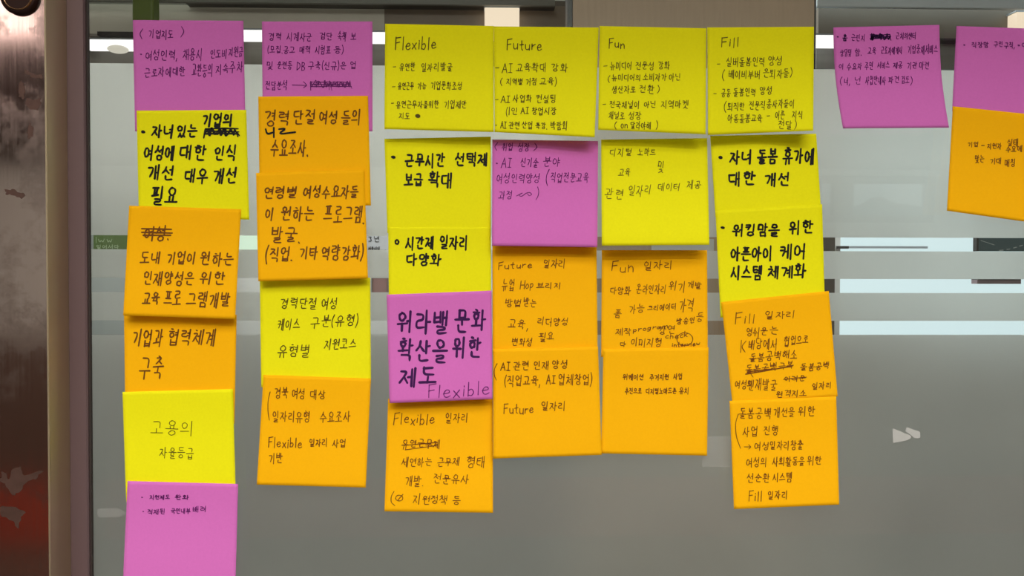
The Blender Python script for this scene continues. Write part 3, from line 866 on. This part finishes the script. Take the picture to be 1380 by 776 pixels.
sticky_note([(355, 505), (500, 510), (493, 657), (346, 653)], 'O', 4.6, 7, 'orange note with a tall bracket at the foot of the second column from the post',
    [('경북', 369, 389, 522, 537), ('여성', 392, 412, 523, 538), ('대상', 417, 439, 526, 538), ('일자리유형', 366, 419, 554, 569), ('수요조사', 430, 473, 555, 569),
     ('Flexible', 361, 408, 590, 603), ('일자리', 416, 442, 591, 602), ('사업', 447, 467, 592, 603), ('기반', 361, 381, 611, 624),
     ('@line', [(364, 528), (361, 540), (361, 555), (363, 566)], 1.2)], 'brownpen', 1.4, seed=11)
# third column
sticky_note([(519, 32), (665.5, 35), (665.5, 178), (518, 174)], 'Y', .6, 13, 'yellow note headed Flexible at the top of its column',
    [('-', 529, 534, 86, 94), ('유연한', 538, 560, 85, 96), ('일자리', 567, 592, 85, 96), ('발굴', 593, 610, 84, 96), ('-', 528, 533, 112, 121), ('유연근무', 536, 558, 111, 121),
     ('가능', 562, 575, 111, 120), ('기업문화조성', 580, 623, 110, 121), ('-', 527, 531, 135, 143), ('유연근무자를위한', 533, 592, 136, 146), ('기업제안', 598, 629, 135, 146), ('지도', 537, 553, 152, 161)],
    'pen', 1.2, seed=12, extra=[('heading', [('Flexible', 532, 589, 50, 66)], 'pen', 1.5, 'larger heading reading Flexible'), ('small_square', [('@dot', 563, 156, 5)], 'pen', 1.2, None)])
sticky_note([(518, 187), (661.5, 184), (661.5, 312), (522, 314)], 'Y', .4, 3, 'yellow note with two bold marker lines under the note headed Flexible',
    [('@dot', 530, 211.5, 4.6), ('근무시간', 545, 600, 207, 225), ('선택제', 612, 658, 206, 224), ('보급', 544, 571, 234, 251), ('확대', 576, 611, 233, 252)], 'marker', 2.6, seed=13)
sticky_note([(523, 306), (661.5, 306), (662, 400), (524, 402)], 'Y', 3.5, 5, 'short visible yellow note with bold writing and a hollow bullet, above the bold purple note',
    [('@ring', 535, 326, 2.2, 2.8), ('시간제', 546, 585, 319, 336), ('일자리', 592, 631, 318, 336), ('다양화', 546, 596, 342, 358)], 'marker', 2.5, seed=14)
sticky_note([(521, 397), (662.5, 391.5), (663.5, 537.5), (525, 543)], 'P', 5.5, 10, 'purple pink note with large bold violet writing and thin Flexible at its foot',
    [('워라밸', 534, 606, 419, 449), ('문화', 612, 656, 417, 447), ('확산을', 535, 606, 457, 487), ('위한', 609, 649, 453, 482), ('제도', 536, 590, 494, 521)], 'violet', 3.2, seed=15,
    extra=[('thin_word', [('Flexible', 575, 662, 513, 537, -6)], 'purplepen', 1.4, 'thin word Flexible')])
sticky_note([(523, 537), (664, 537), (664.5, 691), (518, 689)], 'O', .4, 4, 'orange note under the bold purple note, at the foot of the Flexible column',
    [('일자리', 599, 631, 557, 570), ('세연하는', 541, 583, 617, 629), ('근무제', 589, 620, 616, 628), ('형태', 627, 655, 614, 630), ('개발.', 545, 572, 641, 655), ('전문유사', 583, 632, 638, 652),
     ('@line', [(531, 662), (527, 669), (527, 677), (532, 681)], 1.2), ('지원정책', 556, 604, 667, 680), ('등', 609, 622, 666, 680), ('@ring', 538, 671, 5, 4), ('@line', [(536, 674), (543, 666)], 1.4)], 'brownpen', 1.25, seed=16, messy=1.7, slant=.12,
    extra=[('heading', [('Flexible', 530, 587, 557, 571)], 'brownpen', 1.4, None), ('crossed_out_word', [('유연근무제', 541, 594, 592, 604), ('@line', [(545, 600), (590, 596)], 1.4), ('@line', [(546, 606), (590, 600)], 1.2)], 'brownpen', 1.3, None)])
# fourth column
sticky_note([(665.5, 35.5), (807, 37), (801.5, 185), (666.5, 178)], 'Y', .4, 14, 'yellow note headed Future at the top of its column',
    [('-', 667, 673, 87, 95), ('AI', 676, 691, 85, 98), ('교육확대', 695, 737, 85, 97), ('강화', 742, 766, 86, 97), ('(', 673, 678, 106, 114), ('지역별', 682, 705, 106, 115), ('거점', 708, 724, 105, 115), ('교육)', 727, 751, 105, 115),
     ('-', 667, 672, 130, 138), ('AI', 674, 688, 129, 138), ('사업화', 691, 717, 128, 138), ('컨설팅', 722, 750, 128, 139), ('(1인', 681, 698, 145, 155), ('AI', 701, 713, 145, 153), ('창업시장', 716, 750, 145, 155),
     ('-', 666, 670, 165, 172), ('AI', 674, 683, 164, 173), ('관련', 685, 701, 164, 174), ('산업', 703, 718, 164, 174), ('특강.', 721, 738, 165, 174), ('박람회', 741, 765, 164, 175)],
    'pen', 1.2, seed=17, extra=[('heading', [('Future', 682, 731, 53, 67)], 'pen', 1.4, 'larger heading reading Future')], curl=3)
sticky_note([(663.5, 188), (806, 190), (805, 333), (663, 331)], 'P', .5, 12, 'pink note with thin writing and brackets under the note headed Future',
    [('<', 665, 671, 192, 203), ('취업', 676, 692, 193, 203), ('성장', 697, 714, 193, 204), ('>', 719, 726, 193, 203), ('@dot', 669.5, 220, 2), ('AI', 675, 690, 213, 225), ('신기술', 701, 726, 213, 225), ('분야', 731, 756, 212, 225),
     ('여성인력양성', 668, 728, 234, 247), ('(', 734, 741, 230, 247), ('직업전문교육', 741, 794, 233, 246), ('과정', 671, 691, 257, 269), ('@line', [(696, 264), (706, 259), (698, 263), (703, 265), (709, 260), (714, 259), (717, 262), (713, 264), (711, 261)], 1.1), (')', 722, 728, 253, 267)],
    'purplepen', 1.2, seed=18, slant=.12)
sticky_note([(663.5, 330), (804, 332), (805.5, 478), (664, 478)], 'O', .4, 3, 'orange note headed Future between the pink note and another orange note',
    [('일자리', 731, 763, 350, 361), ('뉴업', 676, 694, 377, 391), ('Hop', 700, 720, 377, 389), ('브리지', 722, 757, 380, 389), ('방법', 680, 704, 404, 414), ('받는', 704, 723, 402, 414), ('교육,', 684, 713, 430, 443),
     ('리더양성', 723, 767, 428, 439), ('변화성', 689, 718, 455, 466), ('필요', 725, 748, 448, 460)], 'brownpen', 1.25, seed=19, messy=1.7, slant=.12,
    extra=[('heading', [('Future', 671, 718, 351, 364, -4)], 'brownpen', 1.3, None)])
sticky_note([(664.5, 470), (806, 467), (811, 613), (664.5, 618)], 'O', 4.5, 6.5, 'orange note at the foot of the Future column with a bracketed second line',
    [('@line', [(670, 490), (666, 497), (666, 506), (669, 512)], 1.2), ('AI', 674, 688, 488, 499), ('관련', 691, 714, 487, 499), ('인재', 718, 741, 487, 498), ('양성', 743, 766, 485, 497),
     ('(직업교육,', 679, 729, 506, 520), ('AI', 735, 749, 505, 517), ('업체창업)', 751, 799, 504, 519), ('일자리', 728, 763, 541, 553)], 'brownpen', 1.4, seed=20,
    extra=[('heading', [('Future', 678, 720, 544, 557)], 'brownpen', 1.4, None)])
# fifth column
sticky_note([(808, 35), (952, 38), (951, 181), (806, 175)], 'Y', .4, 15, 'yellow note headed Fun at the top of its column',
    [('-', 813, 819, 85, 93), ('뉴미디어', 822, 852, 83, 94), ('전문성', 856, 882, 83, 94), ('강화', 886, 903, 83, 93), ('(', 818, 823, 102, 110), ('뉴미디어의', 824, 864, 100, 109), ('소비자가', 866, 899, 99, 109), ('아닌', 901, 918, 99, 109),
     ('생산자로', 824, 857, 116, 126), ('전환', 861, 882, 115, 126), (')', 885, 890, 116, 124), ('-', 812, 817, 136, 144), ('전국채널이', 821, 862, 136, 146), ('아닌', 867, 885, 136, 145), ('지역마켓', 890, 928, 135, 146),
     ('채널로', 820, 842, 151, 161), ('성장', 846, 865, 151, 161), ('(', 827, 832, 164, 173), ('on', 836, 847, 162, 173), ('달라야해', 849, 878, 164, 174), (')', 883, 888, 164, 173)],
    'pen', 1.15, seed=21, extra=[('heading', [('Fun', 820, 843, 52, 65)], 'pen', 1.4, 'larger heading reading Fun')])
sticky_note([(810, 188), (953, 186), (956, 330), (811, 331)], 'Y', .4, 17, 'yellow note with faint scattered words under the note headed Fun',
    [('디지털', 821, 852, 200, 211), ('노마드', 859, 884, 200, 210), ('교육', 833, 850, 227, 238), ('및', 885, 896, 216, 232), ('관련', 815, 841, 255, 269), ('일자리', 846, 878, 248, 264, -1), ('데이터', 886, 917, 247, 257), ('제공', 925, 945, 243, 255)], 'pen', 1.1, seed=22, messy=1.4, slant=.14)
sticky_note([(811, 337), (953, 337), (954, 481), (810, 481)], 'O', .4, 3, 'orange note headed Fun with crowded scrawl and a circled corner',
    [('일자리', 866, 907, 352, 364), ('다양화', 821, 851, 386, 397), ('온라인자리', 857, 898, 384, 396), ('위기', 901, 925, 379, 392), ('개발', 926, 946, 379, 389), ('폼', 826, 838, 416, 428), ('가능', 846, 869, 409, 423), ('크리에이터', 872, 912, 409, 419, -2), ('가격', 914, 936, 403, 422),
     ('제작', 828, 851, 442, 451), ('program', 853, 902, 435, 447, -6), ('강연', 886, 911, 439, 450), ('방송인', 911, 937, 427, 438, -3), ('등', 938, 949, 421, 433), ('다', 835, 844, 461, 468), ('이미지형', 849, 893, 455, 467), ('check', 896, 928, 446, 457, -3), ('interview', 905, 944, 459, 468, -3),
     ('@ring', 923, 457, 11, 9)], 'brownpen', 1.2, seed=23, messy=1.7, slant=.12, extra=[('heading', [('Fun', 823, 856, 352, 366)], 'brownpen', 1.3, None)])
sticky_note([(813, 470), (955, 468), (953, 614), (810, 611)], 'O', 3.5, 5.5, 'orange note at the foot of the Fun column with two small neat lines',
    [('워케이션', 839, 868, 504, 512), ('주거지원', 875, 902, 504, 512), ('사업', 907, 920, 503, 511), ('추진으로', 842, 865, 523, 531), ('디지털노마드존', 870, 912, 523, 531), ('유치', 915, 929, 522, 531)], 'brownpen', 1.3, seed=24, messy=.7)
# sixth column
sticky_note([(953, 37), (1097, 36), (1096, 176), (954, 182)], 'Y', .5, 12, 'yellow note headed Fill with a curling lower corner at the top of its column',
    [('-', 966, 971, 82, 90), ('실버돌봄인력', 978, 1031, 77, 89), ('양성', 1034, 1055, 75, 88), ('(', 972, 978, 95, 107), ('베이비부버', 981, 1025, 95, 106), ('은퇴자들', 1028, 1064, 93, 105), (')', 1064, 1069, 92, 102),
     ('-', 961, 966, 122, 130), ('공동', 972, 985, 120, 131), ('돌봄인력', 988, 1019, 119, 130), ('양성', 1023, 1041, 117, 128), ('(', 974, 980, 138, 150), ('퇴직한', 980, 1004, 138, 149), ('전문직', 1009, 1032, 136, 148), ('종사자들이', 1033, 1071, 134, 146),
     ('아동돌봄교육', 980, 1028, 154, 165), ('-', 1033, 1038, 152, 160), ('어른', 1044, 1058, 150, 161), ('지식', 1067, 1082, 149, 160), ('전달', 1048, 1068, 163, 174), (')', 1070, 1075, 162, 173)],
    'pen', 1.15, seed=25, curl=7, extra=[('heading', [('Fill', 971, 997, 51, 63)], 'pen', 1.4, 'larger heading reading Fill')])
sticky_note([(957, 183), (1100, 180), (1107, 290), (964, 292)], 'Y', .4, 3.5, 'yellow note with two bold marker lines under the curling note headed Fill',
    [('@dot', 971, 212, 4.2), ('자녀', 982, 1014, 203, 221), ('돌봄', 1020, 1049, 201, 221), ('휴가에', 1054, 1098, 200, 221), ('대한', 980, 1020, 232, 249), ('개선', 1030, 1065, 233, 250)], 'marker', 2.7, seed=26)
sticky_note([(964, 284), (1108, 275), (1112, 422), (971, 428)], 'Y', 4, 6.5, 'yellow note with three bold marker lines above an askew orange note',
    [('@dot', 974, 306.5, 4.2), ('워킹맘을', 986, 1052, 301, 319, -1), ('위한', 1062, 1097, 298, 316), ('아픈아이', 983, 1042, 332, 351), ('케어', 1049, 1087, 330, 349), ('시스템', 984, 1028, 358, 377), ('체계화', 1033, 1088, 357, 375)], 'marker', 2.6, seed=27)
sticky_note([(972, 407), (1117, 392), (1129, 534), (987, 545)], 'O', 7, 9, 'askew orange note headed Fill crowded with scrawl and a struck out line',
    [('일자리', 1029, 1073, 418, 431, -2), ('영쉬운', 1004, 1035, 441, 453), ('는', 1037, 1050, 440, 450), ('K', 997, 1006, 460, 474), ('배당에서', 1008, 1048, 457, 471), ('협업으로', 1056, 1090, 452, 466, -2), ('돌봄공백해소', 1009, 1076, 471, 488, -5),
     ('돌봄공백', 1078, 1119, 487, 500, -3), ('여성의', 990, 1015, 512, 523), ('인재발굴', 1007, 1048, 511, 526), ('어려운', 1056, 1086, 506, 514), ('@line', [(1056, 511), (1087, 508)], 1.2), ('원격지소', 1045, 1088, 525, 536, -2), ('일자리', 1094, 1121, 514, 525, -2), ('@line', [(1012, 504), (1015, 508)], 1.1)],
    'brownpen', 1.25, seed=28, messy=1.6, slant=.1, extra=[('heading', [('Fill', 990, 1019, 422, 436)], 'brownpen', 1.3, None), ('crossed_out_line', [('돌봄공백극복', 1004, 1070, 487, 502, -5), ('@line', [(1005, 504), (1035, 499), (1068, 493)], 1.8), ('@line', [(1007, 501), (1040, 497)], 1.6)], 'brownpen', 1.2, None)])
sticky_note([(983, 540), (1127, 534), (1131, 680), (989, 686)], 'O', 9.5, 11, 'orange note with neat lines and a tall bracket at the foot of the Fill column',
    [('@line', [(995, 558), (991, 570), (992, 588), (998, 604)], 1.2), ('돌봄공백', 995, 1040, 550, 564), ('개선을', 1042, 1072, 549, 562), ('위한', 1075, 1099, 548, 561), ('사업', 1000, 1022, 575, 588), ('진행', 1028, 1050, 574, 587),
     ('@line', [(1003, 602), (1012, 602)], 1.1), ('@line', [(1009, 599), (1012, 602), (1009, 605)], 1.1), ('여성', 1016, 1037, 596, 607), ('일자리창출', 1037, 1083, 594, 606), ('여성의', 1005, 1034, 617, 629), ('사회활동을', 1040, 1085, 616, 628), ('위한', 1087, 1108, 615, 627),
     ('선순환', 1006, 1038, 638, 650), ('시스템', 1041, 1068, 637, 649), ('일자리', 1034, 1062, 661, 673)], 'brownpen', 1.3, seed=29, extra=[('heading', [('Fill', 1008, 1028, 662, 675)], 'brownpen', 1.3, None)])
# the two loose columns
sticky_note([(1123, 37), (1266, 33.5), (1279, 172), (1136, 173)], 'P', .4, 11, 'solitary pink note twisting clear of the glass with four faint lines', 
    [('@dot', 1129, 49.5, 2), ('근린지', 1147, 1166, 46, 56), ('근처의센터', 1207, 1235, 44, 53), ('상담및', 1132, 1148, 67, 76), ('함.', 1151, 1162, 66, 75), ('교육', 1169, 1181, 64, 74), ('근로자에게서', 1187, 1216, 63, 73), ('기업중재서비스', 1223, 1264, 60, 73, -1),
     ('이', 1130, 1138, 86, 94), ('수요자', 1141, 1162, 85, 94), ('주민', 1165, 1177, 84, 94), ('서비스', 1182, 1199, 83, 93), ('제공', 1203, 1217, 83, 92), ('기관', 1222, 1236, 83, 93), ('마련', 1238, 1253, 83, 93),
     ('(', 1131, 1136, 104, 114), ('녀,', 1137, 1146, 105, 114), ('넌', 1151, 1161, 104, 114), ('사업안내사', 1166, 1194, 103, 114), ('파견', 1197, 1212, 103, 112), ('검토', 1214, 1226, 103, 113), (')', 1226, 1231, 104, 114)], 'purplepen', 1.1, seed=30, messy=1.3, bow=-3.5,
    extra=[('crossed_out_word', [('@scribble', 1172, 1200, 45, 54, 14, 1.6)], 'violet', 1.6, 'blacked out word'), ('overwritten_word', [('홈', 1135, 1142, 47, 55)], 'violet', 1.6, None)])
sticky_note([(1289, 35), (1432, 40), (1428, 165), (1283, 150)], 'P', .4, 4, 'pink note cut off by the picture edge, stuck above an orange note',
    [('@dot', 1299.5, 60.5, 2), ('직장맘', 1309, 1333, 57, 64), ('구인', 1339, 1352, 56, 63), ('구직,', 1353, 1368, 57, 65), ('@dot', 1373, 61, 2.4), ('여성', 1376, 1395, 57, 64)], 'purplepen', 1.2, seed=31)
sticky_note([(1284, 143), (1428, 158), (1420, 304), (1276, 284)], 'O', 4.5, 9, 'orange note cut off by the picture edge under a pink note',
    [('실태', 1357, 1373, 187, 197), ('기업', 1304, 1319, 191, 198), ('-', 1322, 1327, 192, 199), ('지원자', 1330, 1350, 193, 201), ('수요에', 1355, 1378, 196, 205), ('맞는', 1313, 1327, 209, 219), ('기대', 1334, 1350, 213, 221), ('매칭', 1353, 1369, 214, 224)], 'brownpen', 1.2, seed=32)

# ------------------------------------------------------------------ writing on the things beyond the glass
def board_text(name, items, y, width, material, parent, seed):
    bm = bmesh.new()
    r = random.Random(seed)
    for it in items: write(bm, it, width, lambda px, py: at(px, py, y), r, 0.0, .4)
    return link_mesh(name, bm, material, parent)
board_text('lettering', [('l', 128, 131, 319, 327), ('w', 131, 142, 318, 327), ('w', 143, 152, 318, 327), ('일어서다', 129, 161, 330, 335)], 3.1385, 1.0, M_signtext, sgn, 2)
ps = empty('grey_poster', at(508, 337, 3.17))
tag(ps, 'pale grey poster with dark numerals seen through the top clear strip', 'poster')
M_posterink = mat('poster_ink', srgb(52, 56, 58), 0.6)
seen_box('sheet', 484, 530, 306, 340, 3.17, 0.029, mat('poster_paper', srgb(176, 178, 182), 0.6, noise=0.05, nscale=20), ps)
board_text('lettering', [('1', 491, 495, 319, 325), ('3', 496, 502, 319, 325), ('년', 503, 512, 318, 326), ('서울시내', 496, 512, 332.5, 337), ('.', 516, 523, 333, 337)], 3.1685, 1.2, M_posterink, ps, 3)
bx = empty('wall_picture', at(511, 396, 3.17))
tag(bx, 'dull red picture on the white wall seen through the middle clear strip', 'picture')
seen_box('print', 502, 522, 372, 396, 3.17, 0.028, mat('dull_red_print', srgb(128, 92, 88), 0.6, noise=0.25, nscale=30), bx)
bm = bmesh.new()
for q in ((500.5, 502, 370, 397), (522, 523.5, 370, 397), (502, 522, 370, 372), (502, 522, 396, 397)):
    a, b, z0, z1 = span(*q, 3.165)
    add_box(bm, a, b, 3.165, 3.199, z0, z1)
link_mesh('frame', bm, M_darkmetal, bx)
wl = empty('window_light_strip', at(334, 336, 3.17))
tag(wl, 'bright greenish white light strip seen between two orange notes', 'light')
seen_box('housing', 312, 352, 300, 339.5, 3.17, 0.029, M_steelgrey, wl)
seen_box('diffuser', 313, 351, 302, 339, 3.16, 0.01, mat('greenish_light', (0.78, 1.0, 0.78, 1), 0.5, emit=0.85), wl)
nb = empty('notice_board', at(1350, 337, 2.6))
tag(nb, 'dark teal notice board beyond the glass close to the picture edge', 'board')
seen_box('board', 1319, 1430, 290, 338.5, 2.6, 0.02, mat('teal_board', srgb(70, 92, 94), 0.6, noise=0.1, nscale=8), nb)
seen_box('frame', 1316.5, 1319, 290, 338.5, 2.595, 0.025, M_black, nb)
board_text('chalk_marks', [('@line', [(1322, 324), (1334, 328), (1340, 330)], 1.0), ('@line', [(1347, 337.4), (1352, 337)], 1.2), ('@line', [(1357, 336), (1361, 335.5)], 1.2), ('@line', [(1366, 334), (1370, 333)], 1.2), ('@line', [(1374, 331.5), (1378, 330.5)], 1.2)], 2.5985, 1.0, mat('chalk', srgb(170, 180, 178), 0.8), nb, 4)
rl = empty('wall_rail', at(1348, 382, 2.6))
tag(rl, 'mauve wall rail under the dark teal notice board', 'rail')
seen_box('rail', 1317, 1376, 377, 382.5, 2.6, 0.04, mat('mauve_rail', srgb(150, 132, 138), 0.5), rl)
seen_box('cap', 1318, 1376, 376, 377.2, 2.595, 0.045, M_black, rl)
pr = tag(seen_box('paper_notice', 878, 962, 322, 348, 1.298, 0.0015, M_white),
         'blank white paper notice on the wood clad column behind the yellow notes', 'notice')
